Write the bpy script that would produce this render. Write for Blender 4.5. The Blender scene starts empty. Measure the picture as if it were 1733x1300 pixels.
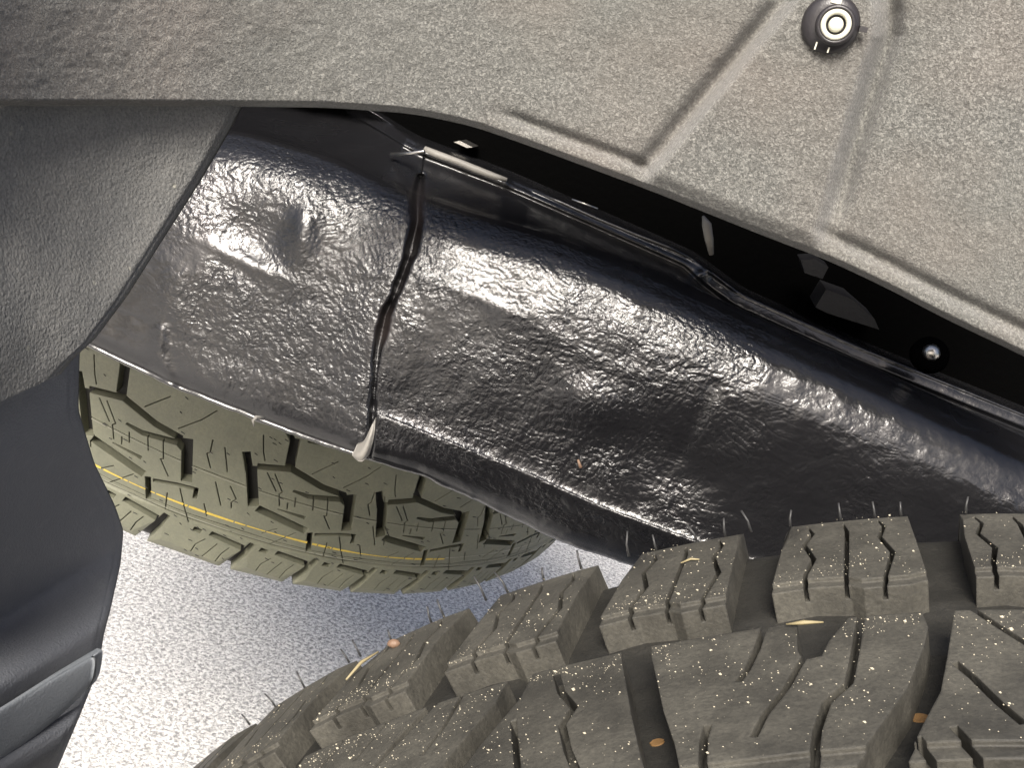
import bpy, math, random
import numpy as np
from mathutils import Vector, Matrix
from mathutils.geometry import delaunay_2d_cdt

random.seed(7)
rng = np.random.default_rng(7)
scene = bpy.context.scene
COL = scene.collection
PI = math.pi

# ------------------------------------------------------------------ camera
W, H = 1733.0, 1300.0
CAM = np.array([0.0, 0.0, 0.8984])
F = np.array([-0.08452682, 0.95306919, -0.29071348])
RT = np.array([0.95215214, 0.16325517, 0.25836807])
UP = np.array([-0.29370312, 0.25496443, 0.92126631])
FPX = 1845.5
cd = bpy.data.cameras.new('camera')
cam = bpy.data.objects.new('camera', cd)
COL.objects.link(cam)
cam.matrix_world = Matrix(((RT[0], UP[0], -F[0], CAM[0]), (RT[1], UP[1], -F[1], CAM[1]),
                           (RT[2], UP[2], -F[2], CAM[2]), (0, 0, 0, 1)))
cd.sensor_width = 36.0
cd.lens = 36.0 * FPX / W
cd.clip_start = 0.01
cd.clip_end = 500.0
scene.camera = cam

# ------------------------------------------------------------------ world, sun, exposure
SUN_EL, SUN_AZ = math.radians(42), math.radians(188)      # azimuth from +Y towards +X
world = bpy.data.worlds.new('World')
scene.world = world
world.use_nodes = True
wn = world.node_tree.nodes
wl = world.node_tree.links
wn.clear()
wo = wn.new('ShaderNodeOutputWorld')
wb = wn.new('ShaderNodeBackground')
ws = wn.new('ShaderNodeTexSky')
ws.sky_type = 'NISHITA'
ws.sun_disc = False
ws.sun_elevation = SUN_EL
ws.sun_rotation = SUN_AZ
ws.air_density = 0.8
ws.dust_density = 5.0
ws.ozone_density = 0.4
wb.inputs['Strength'].default_value = 0.085
wl.new(ws.outputs[0], wb.inputs[0])
wl.new(wb.outputs[0], wo.inputs[0])
sd = bpy.data.lights.new('sun', 'SUN')
sd.energy = 4.2
sd.angle = math.radians(24)
sd.color = (1.0, 0.95, 0.88)
sun = bpy.data.objects.new('sun', sd)
COL.objects.link(sun)
sdir = Vector((math.sin(SUN_AZ) * math.cos(SUN_EL), math.cos(SUN_AZ) * math.cos(SUN_EL), math.sin(SUN_EL)))
sun.rotation_euler = sdir.to_track_quat('Z', 'Y').to_euler()
scene.view_settings.view_transform = 'Standard'
scene.view_settings.look = 'None'
scene.view_settings.gamma = 1.0
scene.view_settings.exposure = 0.92


# ------------------------------------------------------------------ helpers
def at(px, py, y):
    """the point where the view line through a photo pixel meets the upright plane Y = y"""
    d = F + RT * ((px - W / 2) / FPX) - UP * ((py - H / 2) / FPX)
    return CAM + d * (y / d[1])


def atv(px, py, y):
    px, py, y = np.broadcast_arrays(np.asarray(px, float), np.asarray(py, float), np.asarray(y, float))
    d = F + RT * ((px - W / 2) / FPX)[..., None] - UP * ((py - H / 2) / FPX)[..., None]
    return CAM + d * (y / d[..., 1])[..., None]


def tag(o, label=None, cat=None, group=None, kind=None):
    if label: o['label'] = label
    if cat: o['category'] = cat
    if group: o['group'] = group
    if kind: o['kind'] = kind
    return o


def empty(name, loc=(0, 0, 0)):
    o = bpy.data.objects.new(name, None)
    o.location = loc
    o.empty_display_size = 0.02
    COL.objects.link(o)
    return o


def mk(name, verts, faces, mat, parent=None, smooth=False, mesh_only=False):
    me = bpy.data.meshes.new(name)
    me.from_pydata([tuple(map(float, v)) for v in verts], [], [tuple(map(int, f)) for f in faces])
    me.update()
    if smooth:
        me.polygons.foreach_set('use_smooth', [True] * len(me.polygons))
    if mat: me.materials.append(mat)
    if mesh_only: return me
    return link(name, me, parent)


def link(name, me, parent=None):
    o = bpy.data.objects.new(name, me)
    COL.objects.link(o)
    if parent is not None:
        o.parent = parent
        if parent.type == 'EMPTY' and tuple(parent.location) != (0, 0, 0):
            o.matrix_parent_inverse = Matrix.Translation(-Vector(parent.location))
    return o


def grid_faces(nu, nv, off=0, flip=False):
    i, j = np.meshgrid(np.arange(nu - 1), np.arange(nv - 1), indexing='ij')
    a = off + i * nv + j
    q = np.stack([a, a + nv, a + nv + 1, a + 1], -1).reshape(-1, 4)
    return q[:, ::-1] if flip else q


def lathe(profile, n, axis_m=None, closed=False):
    """profile: list of (r, h) about local Z"""
    vs, fs = [], []
    m = len(profile)
    for i in range(n):
        a = 2 * PI * i / n
        for r, h in profile:
            vs.append((r * math.cos(a), r * math.sin(a), h))
    for i in range(n):
        for j in range(m - 1 if not closed else m):
            a = i * m + j; b = ((i + 1) % n) * m + j
            a2 = i * m + (j + 1) % m; b2 = ((i + 1) % n) * m + (j + 1) % m
            fs.append((a, b, b2, a2))
    return vs, fs


def xf(vs, M):
    return [tuple(M @ Vector(v)) for v in vs]


def frame_at(p, n, upv=(0, 0, 1)):
    n = Vector(n).normalized()
    x = Vector(upv).cross(n)
    x = x.normalized() if x.length > 1e-6 else Vector((1, 0, 0))
    y = n.cross(x)
    return Matrix(((x.x, y.x, n.x, p[0]), (x.y, y.y, n.y, p[1]), (x.z, y.z, n.z, p[2]), (0, 0, 0, 1)))


def tube(path, radii, n=6, cap=True):
    vs, fs = [], []
    P = [Vector(p) for p in path]
    if not hasattr(radii, '__len__'): radii = [radii] * len(P)
    prev = Vector((0.31, 0.17, 0.93))
    for i, p in enumerate(P):
        t = (P[min(i + 1, len(P) - 1)] - P[max(i - 1, 0)]).normalized()
        x = (prev - t * prev.dot(t))
        x = x.normalized() if x.length > 1e-6 else Vector((1, 0, 0))
        prev = x
        y = t.cross(x)
        for k in range(n):
            a = 2 * PI * k / n
            vs.append(p + (x * math.cos(a) + y * math.sin(a)) * radii[i])
    for i in range(len(P) - 1):
        for k in range(n):
            a = i * n + k; b = i * n + (k + 1) % n
            fs.append((a, b, b + n, a + n))
    if cap:
        fs.append(tuple(range(n))[::-1])
        fs.append(tuple(range((len(P) - 1) * n, len(P) * n)))
    return vs, fs


def join(*parts):
    vs, fs = [], []
    for v, f in parts:
        o = len(vs)
        vs += [tuple(x) for x in v]
        fs += [tuple(i + o for i in q) for q in f]
    return vs, fs


def box(c, s, M=None):
    x, y, z = s[0] / 2, s[1] / 2, s[2] / 2
    vs = [(c[0] + a * x, c[1] + b * y, c[2] + d * z) for a in (-1, 1) for b in (-1, 1) for d in (-1, 1)]
    fs = [(0, 1, 3, 2), (4, 6, 7, 5), (0, 4, 5, 1), (2, 3, 7, 6), (0, 2, 6, 4), (1, 5, 7, 3)]
    return (xf(vs, M) if M else vs), fs


# ------------------------------------------------------------------ materials
class NT:
    def __init__(s, name):
        s.m = bpy.data.materials.new(name)
        s.m.use_nodes = True
        s.n = s.m.node_tree.nodes
        s.l = s.m.node_tree.links
        s.n.clear()
        s.out = s.n.new('ShaderNodeOutputMaterial')
        s.b = s.n.new('ShaderNodeBsdfPrincipled')
        s.l.new(s.b.outputs[0], s.out.inputs[0])
        s.tc = s.n.new('ShaderNodeTexCoord')

    def set(s, **k):
        for a, v in k.items():
            i = s.b.inputs[a.replace('_', ' ')]
            if hasattr(v, 'is_output') or isinstance(v, bpy.types.NodeSocket): s.l.new(v, i)
            else: i.default_value = v

    def noise(s, scale, detail=3, rough=.55, vec=None, dist=0):
        t = s.n.new('ShaderNodeTexNoise')
        t.inputs['Scale'].default_value = scale
        t.inputs['Detail'].default_value = detail
        t.inputs['Roughness'].default_value = rough
        t.inputs['Distortion'].default_value = dist
        s.l.new(vec or s.tc.outputs['Object'], t.inputs['Vector'])
        return t.outputs['Fac']

    def voro(s, scale, vec=None, feature='F1', out='Distance'):
        t = s.n.new('ShaderNodeTexVoronoi')
        t.feature = feature
        t.inputs['Scale'].default_value = scale
        s.l.new(vec or s.tc.outputs['Object'], t.inputs['Vector'])
        return t.outputs[out]

    def ramp(s, fac, stops):
        t = s.n.new('ShaderNodeValToRGB')
        e = t.color_ramp.elements
        while len(e) < len(stops): e.new(0.5)
        for q, (p, c) in zip(e, stops):
            q.position = p
            q.color = (*c, 1) if hasattr(c, '__len__') else (c, c, c, 1)
        s.l.new(fac, t.inputs[0])
        return t.outputs[0]

    def mix(s, fac, a, b, mode='MIX'):
        t = s.n.new('ShaderNodeMix')
        t.data_type = 'RGBA'
        t.blend_type = mode
        for v, i in ((fac, 0), (a, 6), (b, 7)):
            if isinstance(v, bpy.types.NodeSocket): s.l.new(v, t.inputs[i])
            elif hasattr(v, '__len__'): t.inputs[i].default_value = (*v, 1)
            else: t.inputs[i].default_value = v
        return t.outputs[2]

    def math(s, op, a, b=0.0, c=None):
        t = s.n.new('ShaderNodeMath')
        t.operation = op
        for k, v in enumerate((a, b) if c is None else (a, b, c)):
            if isinstance(v, bpy.types.NodeSocket): s.l.new(v, t.inputs[k])
            else: t.inputs[k].default_value = v
        return t.outputs[0]

    def bump(s, h, dist, strength=1.0, normal=None):
        t = s.n.new('ShaderNodeBump')
        t.inputs['Distance'].default_value = dist
        if isinstance(strength, bpy.types.NodeSocket): s.l.new(strength, t.inputs['Strength'])
        else: t.inputs['Strength'].default_value = strength
        s.l.new(h, t.inputs['Height'])
        if normal: s.l.new(normal, t.inputs['Normal'])
        return t.outputs[0]

    def bevel(s, r):
        t = s.n.new('ShaderNodeBevel')
        t.samples = 4
        t.inputs['Radius'].default_value = r
        return t.outputs[0]

    def attr(s, name):
        t = s.n.new('ShaderNodeAttribute')
        t.attribute_name = name
        return t.outputs['Fac']


def plain(name, col, rough=.5, metal=0.0, bumpscale=None, bd=.0003):
    t = NT(name)
    t.set(Base_Color=(*col, 1), Roughness=rough, Metallic=metal)
    if bumpscale:
        t.set(Normal=t.bump(t.noise(bumpscale, 4), bd))
    return t.m


def rubber(name, dark, dust, lo, hi, fine=900, rough=.62, bev=.0007):
    t = NT(name)
    big = t.noise(38, 5, .65)
    small = t.noise(fine, 3, .6)
    dirt = t.math('MULTIPLY', t.ramp(big, [(lo, 0.2), (hi, 1)]), t.ramp(small, [(.3, .45), (.68, 1)]))
    c = t.mix(dirt, dark, dust)
    nb = t.bevel(bev)
    h = t.math('ADD', t.math('MULTIPLY', t.noise(260, 4), .6), t.math('MULTIPLY', small, .35))
    t.set(Base_Color=c, Roughness=t.ramp(big, [(.3, rough - .12), (.7, rough + .15)]),
          Normal=t.bump(h, .0006, .8, nb))
    t.b.inputs['Specular IOR Level'].default_value = .45
    return t.m


M = {}
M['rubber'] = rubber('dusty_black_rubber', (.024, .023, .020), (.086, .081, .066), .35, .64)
M['rubber_deep'] = rubber('shaded_groove_rubber', (.009, .009, .008), (.028, .026, .021), .35, .7)  # darker copy of the tread rubber; groove shade put into the colour
M['rubber_new'] = rubber('bounce_tinted_new_rubber', (.145, .150, .112), (.24, .24, .17), .3, .8, fine=500, rough=.5, bev=.0008)  # black rubber coloured pale olive, standing in for greenish reflected light
M['rubber_new_deep'] = rubber('shaded_new_groove_rubber', (.018, .018, .017), (.035, .034, .028), .3, .8)  # spare's rubber darkened for the groove floors, shade held in the colour
M['hair'] = plain('vent_hair_rubber', (.03, .03, .03), .45)
M['ochre'] = plain('ochre_mark', (.17, .095, .035), .6, 0, 400)
M['yellow'] = plain('yellow_paint', (.62, .46, .08), .5, 0, 500)
M['white_line'] = plain('pale_paint', (.30, .30, .24), .5, 0, 500)
M['black_plastic'] = plain('black_plastic', (.022, .020, .022), .38, 0, 900, .0001)
M['pale_plastic'] = plain('pale_plastic', (.55, .54, .45), .3)
M['pale_edge'] = plain('bare_pale_edge', (.20, .19, .17), .55, 0, 300, .0005)
M['steel'] = plain('bare_steel', (.62, .60, .56), .3, 1.0, 300)
M['straw'] = plain('dry_straw', (.24, .20, .11), .6)
M['seed'] = plain('dry_seed', (.16, .10, .065), .6, 0, 900)
M['gap_shade'] = plain('gap_shade_black', (.0015, .0015, .0015), 1.0, 0, 250, .0006)  # near-black and without gloss: the shade of the gap is painted in
M['gap_shade'].node_tree.nodes['Principled BSDF'].inputs['Specular IOR Level'].default_value = .0
M['graypart'] = plain('grey_bracket_plastic', (.008, .008, .009), .6, 0, 500)
M['grit'] = plain('pale_grit', (.42, .38, .29), .6)

# felt wheel-arch lining
t = NT('grey_felt')
n1 = t.noise(1000, 4, .65, dist=.8)
n2 = t.noise(1500, 2, .6)
n3 = t.noise(9, 4, .6)
fib = t.ramp(n1, [(.36, (.058, .058, .055)), (.50, (.118, .117, .109)), (.64, (.27, .267, .247))])
c = t.mix(t.ramp(n3, [(.35, .0), (.7, .5)]), fib, (.12, .12, .108))
c = t.mix(t.ramp(t.noise(14, 2), [(.45, .0), (.7, .22)]), c, (.22, .17, .14))
h = t.math('ADD', n1, t.math('MULTIPLY', n2, .5))
t.set(Base_Color=c, Roughness=.85, Normal=t.bump(h, .0011, .9))
t.b.inputs['Specular IOR Level'].default_value = .25
t.b.inputs['Sheen Weight'].default_value = .25
M['felt'] = t.m

# smoother moulded plastic of the rear liner
t = NT('moulded_dark_plastic')
v1 = t.noise(60, 5, .6)
sp = t.voro(95)
c = t.mix(t.ramp(v1, [(.4, 0), (.75, 1)]), (.155, .155, .150), (.20, .197, .185))
c = t.mix(t.ramp(sp, [(.04, .9), (.10, 0)]), c, (.33, .32, .27))
t.set(Base_Color=t.mix(t.ramp(t.noise(1100, 3), [(.35, .45), (.65, 0)]), c, (.05, .05, .048)), Roughness=.75, Normal=t.bump(t.math('ADD', t.noise(900, 3), t.math('MULTIPLY', v1, .4)), .0009, .9))
t.b.inputs['Specular IOR Level'].default_value = .25
M['moulded'] = t.m

t = NT('blue_black_plastic')
v1 = t.noise(30, 4, .6)
c = t.mix(v1, (.088, .094, .106), (.120, .126, .138))
c = t.mix(t.ramp(t.noise(160, 5, .7), [(.55, 0), (.75, .5)]), c, (.15, .155, .16))
t.set(Base_Color=c, Roughness=.62, Normal=t.bump(t.noise(1100, 3), .0005, .8))
M['guard'] = t.m

# wrinkled glossy wax coating on the frame rail
t = NT('wrinkled_black_wax')
w3 = t.noise(420, 3, .6, dist=1.0)
w4 = t.noise(110, 3, .5)
amt = t.attr('wrinkle_amount')
stn = t.attr('stain')
b0 = t.bump(w4, .0007, .5)
b1 = t.bump(w3, .0005, amt, b0)
c = t.mix(stn, (.008, .008, .009), (.010, .005, .004))
rg = t.mix(t.math('MULTIPLY', stn, 1.0), t.ramp(t.noise(25, 3), [(.35, .20), (.7, .30)]), (.6, .6, .6))
t.set(Base_Color=c, Roughness=rg, Normal=b1)
t.b.inputs['Specular IOR Level'].default_value = .80
M['wax'] = t.m

# ground
t = NT('sunlit_concrete')
g1 = t.noise(190, 4, .7, dist=.6)
g2 = t.noise(520, 2, .6)
g3 = t.noise(3, 3)
c = t.ramp(g1, [(.38, (.22, .215, .205)), (.47, (.45, .44, .42)), (.57, (.82, .80, .765))])
c = t.mix(t.ramp(g3, [(.3, 0), (.7, .25)]), c, (.50, .50, .53))
t.set(Base_Color=c, Roughness=.7, Normal=t.bump(t.math('ADD', g1, t.math('MULTIPLY', g2, .4)), .004, .8))
M['ground'] = t.m

# ------------------------------------------------------------------ setting
gv = [(-120, -120, 0), (120, -120, 0), (120, 120, 0), (-120, 120, 0)]
g = mk('ground', gv, [(0, 1, 2, 3)], M['ground'])
tag(g, 'pale speckled sunlit concrete under the vehicle', kind='structure')


# ------------------------------------------------------------------ tread builder
def stroke(pts, w, ends=None):
    """polygon round a polyline in (s, t) millimetres; w one width or one per point"""
    P = np.array(pts, float)
    n = len(P)
    ww = np.full(n, w, float) if not hasattr(w, '__len__') else np.array(w, float)
    L, R_ = [], []
    for i in range(n):
        d1 = P[i] - P[i - 1] if i > 0 else P[1] - P[0]
        d2 = P[i + 1] - P[i] if i < n - 1 else d1
        d1 = d1 / np.linalg.norm(d1); d2 = d2 / np.linalg.norm(d2)
        tdir = d1 + d2
        tdir = tdir / (np.linalg.norm(tdir) + 1e-9)
        nn = np.array([-tdir[1], tdir[0]])
        m = ww[i] / 2 / max(.45, nn @ np.array([-d1[1], d1[0]]))
        L.append(P[i] + nn * m); R_.append(P[i] - nn * m)
    return np.array(L + R_[::-1])


def inside(poly, pts):
    x, y = pts[:, 0], pts[:, 1]
    r = np.zeros(len(pts), bool)
    n = len(poly)
    for i in range(n):
        x1, y1 = poly[i]; x2, y2 = poly[(i + 1) % n]
        c = (y1 > y) != (y2 > y)
        if y1 != y2:
            r ^= c & (x < (x2 - x1) * (y - y1) / (y2 - y1) + x1)
    return r


def build_tread(s0, s1, t0, t1, cuts, ledges, sipes, GD, mapf, gs=7.0, gt=6.0, sipe_d=5.0):
    """returns meshes (verts, faces) of every tread block of one sector.  cuts: full-depth groove polygons"""
    polys = [(p, GD) for p in cuts] + [(p, 1.3) for p in ledges] + [(p, sipe_d) for p in sipes]
    V, E = [], []

    def addpoly(P, close=True):
        b = len(V)
        V.extend([Vector((float(a), float(c))) for a, c in P])
        n = len(P)
        E.extend([(b + i, b + (i + 1) % n) for i in range(n)])
    addpoly([(s0, t0), (s1, t0), (s1, t1), (s0, t1)])
    for P, d in polys:
        P = np.clip(P, [s0, t0], [s1, t1])
        keep = [P[0]]
        for q in P[1:]:
            if np.abs(q - keep[-1]).max() > .02: keep.append(q)
        if np.abs(keep[0] - keep[-1]).max() < .02: keep.pop()
        if len(keep) > 2: addpoly(keep)
    ns = int((s1 - s0) / gs); nt = int((t1 - t0) / gt)
    for i in range(1, ns):
        for j in range(1, nt):
            V.append(Vector((s0 + (s1 - s0) * i / ns, t0 + (t1 - t0) * j / nt)))
    vo, eo, fo, *_ = delaunay_2d_cdt(V, E, [], 0, 1e-4)
    vo = np.array([(v.x, v.y) for v in vo])
    fo = np.array([f for f in fo if len(f) == 3])
    cen = vo[fo].mean(1)
    dep = np.zeros(len(fo))
    for P, d in polys:
        dep = np.where(inside(P, cen), np.maximum(dep, d), dep)
    # components of the not-groove triangles
    ed = {}
    for k, f in enumerate(fo):
        for a, b in ((f[0], f[1]), (f[1], f[2]), (f[2], f[0])):
            ed.setdefault((min(a, b), max(a, b)), []).append(k)
    par = list(range(len(fo)))

    def find(i):
        while par[i] != i:
            par[i] = par[par[i]]; i = par[i]
        return i
    solid = dep < GD - .01
    for e, ks in ed.items():
        if len(ks) == 2 and solid[ks[0]] and solid[ks[1]]:
            par[find(ks[0])] = find(ks[1])
    comps = {}
    for k in range(len(fo)):
        if solid[k]: comps.setdefault(find(k), []).append(k)
    out = []
    for ks in comps.values():
        area = sum(abs(np.cross(vo[fo[k][1]] - vo[fo[k][0]], vo[fo[k][2]] - vo[fo[k][0]])) / 2 for k in ks)
        if area < 12: continue
        idx, vs, fs = {}, [], []

        def vid(i, d):
            key = (i, round(d, 2))
            if key not in idx:
                idx[key] = len(vs)
                vs.append(mapf(vo[i][0], vo[i][1], -d))
            return idx[key]
        kset = set(ks)
        for k in ks:
            f = fo[k]
            fs.append(tuple(vid(i, dep[k]) for i in f))
            for a, b in ((f[0], f[1]), (f[1], f[2]), (f[2], f[0])):
                other = [q for q in ed[(min(a, b), max(a, b))] if q != k]
                d2 = dep[other[0]] if other else None
                if d2 is None:
                    tm = (vo[a][1] + vo[b][1]) / 2
                    if abs(tm - t0) < .3 or abs(tm - t1) < .3: d2 = GD + 9
                    else: continue
                if d2 > dep[k] + .01:
                    dd = d2 + (1.0 if d2 >= GD - .01 else 0)
                    fs.append((vid(b, dep[k]), vid(a, dep[k]), vid(a, dd), vid(b, dd)))
        out.append((vs, fs))
    return out


# ------------------------------------------------------------------ front tyre (the wheel in the arch)
NR, NPH = .415, 1.9346           # edge radius, angle at s = 0
NC = np.array([.2546, .3223, .415])
SECT = 8


def near_r(t):
    r = NR + .006 * (1 - ((t - 140) / 140) ** 2)
    e = min(t, 280 - t)
    if e < 5: r -= .0020 * ((5 - e) / 5) ** 2
    return r


def near_map(s, t, h):
    th = NPH - s / 418.0
    r = near_r(t) + h / 1000
    tt = t
    if h < -12: tt = t + (-4 if t < 140 else 4)
    return (r * math.cos(th), -tt / 1000, r * math.sin(th))


S1 = 45.0
S0 = S1 - 2 * PI * 418 / SECT
PIT = (S1 - S0) / 7
cuts, ledges, sipes = [], [], []
# shoulder lugs
for k in range(8):
    c = -4.5 - (k - 1) * PIT * 1.0
    w = rng.uniform(-.6, .6)
    q = 0 if k == 1 else 1
    cuts.append(np.array([(c - 7.4 - 2.0 * q + w, -1), (c - 9 - 3.0 * q, 26), (c - 11.4 - 4.2 * q, 60), (c - 4 * q, 60), (c + 4 - 2.6 * q, 26), (c + 7.9 - 2.6 * q + w, -1)]))
# circumferential groove behind the shoulder row, zigzag edges
fz, nz = [], []
for k in range(8):
    c = -4.5 - (k - 1) * PIT          # lug centre; block spans c-PIT+6 .. c-6
    fz += [(c - 7, 54.0), (c - 12, 54.5), (c - 15.5, 56.2), (c - 27, 56.5), (c - 30, 54), (c - 39, 53)]
fz.sort()
cuts.append(np.array([(S0 - 1, 56)] + [p for p in fz if S0 < p[0] < S1] + [(S1 + 1, 56), (S1 + 1, 76), (S0 - 1, 76)]))
ledges.append(np.array([(S0 - 1, 53)] + [(a, b - 3.2) for a, b in fz if S0 < a < S1] + [(S1 + 1, 53), (S1 + 1, 62), (S0 - 1, 62)]))
# sipes of the shoulder blocks
for k in range(8):
    o = -(k - 1) * PIT
    c = -4.5 + o
    j = rng.uniform(-.5, .5)
    sipes.append(stroke([(c - 36.6, 9), (c - 35.8, 15), (c - 39.0, 24), (c - 37.4, 36), (c - 40.6, 47), (c - 41.8, 59)], [.6, 1.1, 1.3, 1.5, 1.3, 1.1]))
    sipes.append(stroke([(c - 26.5 + j, 9), (c - 26.2 + j, 16), (c - 29.4 + j, 42), (c - 31.4, 57), (c - 31.5, 60)], [.7, 1.3, 1.4, 1.1, 1.1]))
    sipes.append(stroke([(c - 16.5, 8), (c - 15.6, 14), (c - 18.1, 23), (c - 16.6, 36), (c - 20.0, 49), (c - 22.5, 59)], [.6, 1.2, 1.3, 1.5, 1.2, 1.1]))
# small tick at the far edge (the moulding line)
# centre row
P2 = 2 * PIT + 9


def centre(o):
    cuts.append(np.array([(-20.8, 70), (-21, 84), (-23.5, 93), (-30.2, 111), (-34, 118), (-45, 138), (-35.5, 138), (-29.2, 124), (-24.0, 113), (-20.5, 101), (-12.0, 70)]) + [o, 0])
    cuts.append(np.array([(-93.5, 70), (-92, 82), (-87.9, 108), (-85.4, 122), (-82.5, 136), (-76, 136), (-77.9, 122), (-80.6, 109), (-84.6, 82), (-85.5, 70)]) + [o, 0])
    cuts.append(np.array([(-49, 70), (-50.5, 90), (-49.6, 95), (-45.5, 94), (-43.1, 87), (-37.5, 76), (-37, 70)]) + [o, 0])
    for L, w in [([(-49.0, 93), (-50.6, 97), (-53.9, 106), (-59.1, 116), (-61.8, 124)], 1.6),
                 ([(-34.2, 74), (-37.9, 92), (-41.2, 107), (-46.5, 114), (-49.4, 124), (-51.5, 137)], 1.9),
                 ([(-56.8, 74), (-59.5, 87), (-62.0, 96), (-64.2, 101)], 1.7),
                 ([(-71.0, 117), (-71.9, 123), (-72.2, 137)], 1.8),
                 ([(-110.8, 74), (-106.6, 90), (-102.2, 99), (-104.2, 106), (-101.5, 117), (-98.4, 126), (-97, 137)], 1.9),
                 ([(-10.5, 73), (-5.9, 86), (-1.5, 97)], 1.6),
                 ([(-19.0, 101), (-16.8, 108), (-14.4, 118), (-11.8, 126)], 1.8),
                 ([(-24.4, 126), (-21.5, 137)], 1.8), ([(-31.5, 129), (-29.5, 138)], 1.8)]:
        sipes.append(stroke(np.array(L) + [o, 0], w))


centre(0)
cuts.append(stroke([(-119, 70), (-121, 87), (-127, 103), (-131, 115), (-136, 138)], [7, 7, 7, 7, 7]))
for L, w in [([(-136, 75), (-137.5, 91), (-140.7, 102)], 1.3), ([(-157.6, 72), (-163, 92)], 1.2),
             ([(-117.5, 98), (-112, 122)], 1.6), ([(-148, 112), (-151, 128)], 1.5)]:
    sipes.append(stroke(L, w))
cuts.append(stroke([(-143.2, 72), (-150.2, 88), (-156, 104)], [3.5, 3, 1.0]))
cuts.append(stroke([(-189, 70), (-189.5, 88), (-186, 112), (-181, 138)], 8))
cuts.append(stroke([(-222, 70), (-228, 92), (-238, 138)], 8))
for L, w in [([(-205, 75), (-201, 92), (-204, 110), (-199, 126)], 1.6), ([(-172, 75), (-176, 92), (-182, 104)], 1.4),
             ([(-240, 75), (-247, 95), (-252, 105)], 1.4), ([(-262, 75), (-268, 100), (-275, 126)], 1.4), ([(20, 75), (29, 97)], 1.5)]:
    sipes.append(stroke(L, w))
cuts.append(stroke([(36, 70), (30, 92), (22, 138)], 8))
# middle groove, with a ledge line along the row
cuts.append(np.array([(S0 - 1, 135), (S1 + 1, 135), (S1 + 1, 145), (S0 - 1, 145)]))
ledges.append(np.array([(S0 - 1, 131), (S1 + 1, 131), (S1 + 1, 136), (S0 - 1, 136)]))
# the half out of frame: same pattern turned end for end
half = [list(cuts), list(ledges), list(sipes)]
for src, dst in zip(half, (cuts, ledges, sipes)):
    for P in src:
        Q = P.copy()
        Q[:, 0] = (S0 + S1) - P[:, 0]
        Q[:, 1] = 280 - P[:, 1]
        dst.append(Q)
blocks = build_tread(S0, S1, 0, 280, cuts, ledges, sipes, 11.0, near_map)
tyre = empty('tyre')
tyre.location = tuple(NC)
tag(tyre, 'large dusty off-road tyre with chunky sand-flecked tread blocks in the foreground, lower right', 'tyre')


def tyre_parts(root, blocks, nsect, axis, C, mat):
    axis = Vector(axis)
    for bi, (vs, fs) in enumerate(blocks):
        me = mk('tread_block', vs, fs, mat, mesh_only=True)
        for k in range(nsect):
            o = bpy.data.objects.new('tread_block', me)
            COL.objects.link(o)
            o.parent = root
            o.matrix_local = Matrix.Rotation(2 * PI * k / nsect, 4, axis)


tyre_parts(tyre, blocks, SECT, (0, 1, 0), NC, M['rubber'])


def carcass(rfun, t0, t1, depth, rim, bulge, name, mat, root, axm):
    """lathe profile about local Z of the tyre: h = -t"""
    prof = []
    for t in np.linspace(t0, t1, 81):
        prof.append((rfun(t) - (depth(t) if callable(depth) else depth), -t / 1000))
    w = (t1 - t0) / 2000
    mid = -(t0 + t1) / 2000
    r0 = prof[-1][0]
    side = [(r0 - .006, -w - .004), (r0 - .03, -w - bulge), (r0 - .07, -w - bulge - .006), (r0 - .12, -w - bulge * .4), (rim, -w + .015), (rim - .01, -w + .03)]
    prof2 = prof + [(r, mid + h) for r, h in side] + [(r, mid - h) for r, h in side[::-1]]
    vs, fs = lathe(prof2, 160, closed=True)
    o = link(name, mk(name, xf(vs, axm), fs, mat, smooth=True, mesh_only=True))
    o.parent = root
    return o


# local Z -> world Y turned so that h=-t means towards -Y
AXN = Matrix(((1, 0, 0, 0), (0, 0, 1, 0), (0, -1, 0, 0), (0, 0, 0, 1)))
AXN = Matrix(((1, 0, 0, 0), (0, 0, 1, 0), (0, 1, 0, 0), (0, 0, 0, 1)))
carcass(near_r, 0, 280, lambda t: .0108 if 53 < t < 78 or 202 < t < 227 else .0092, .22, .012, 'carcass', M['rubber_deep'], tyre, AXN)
# rim disc
vs, fs = lathe([(.215, -.02), (.215, -.26), (.20, -.26), (.19, -.12), (.08, -.10), (.07, -.07), (.0005, -.07)], 64)
o = link('rim', mk('rim', xf(vs, AXN), fs, M['graypart'], smooth=True, mesh_only=True)); o.parent = tyre
# ochre wear marks on bars in the grooves
for (s, tt, ls, lt) in [(-27.8, 107.6, 1.9, 2.8), (-84.7, 105.5, 1.6, 2.2), (-134, 97.5, 1.7, 2.6)]:
    n = 14
    top_ = [near_map(s + math.cos(2 * PI * i / n) * ls * (1 + .1 * math.sin(3 * i)), tt + math.sin(2 * PI * i / n) * lt * .6, -8.95) for i in range(n)]
    bot_ = [near_map(s + math.cos(2 * PI * i / n) * ls * 1.1, tt + math.sin(2 * PI * i / n) * lt * .62, -9.4) for i in range(n)]
    o = link('wear_bar', mk('wear_bar', top_ + bot_, [tuple(range(n))] + [(i, (i + 1) % n, n + (i + 1) % n, n + i) for i in range(n)], M['ochre'], mesh_only=True)); o.parent = tyre
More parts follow.
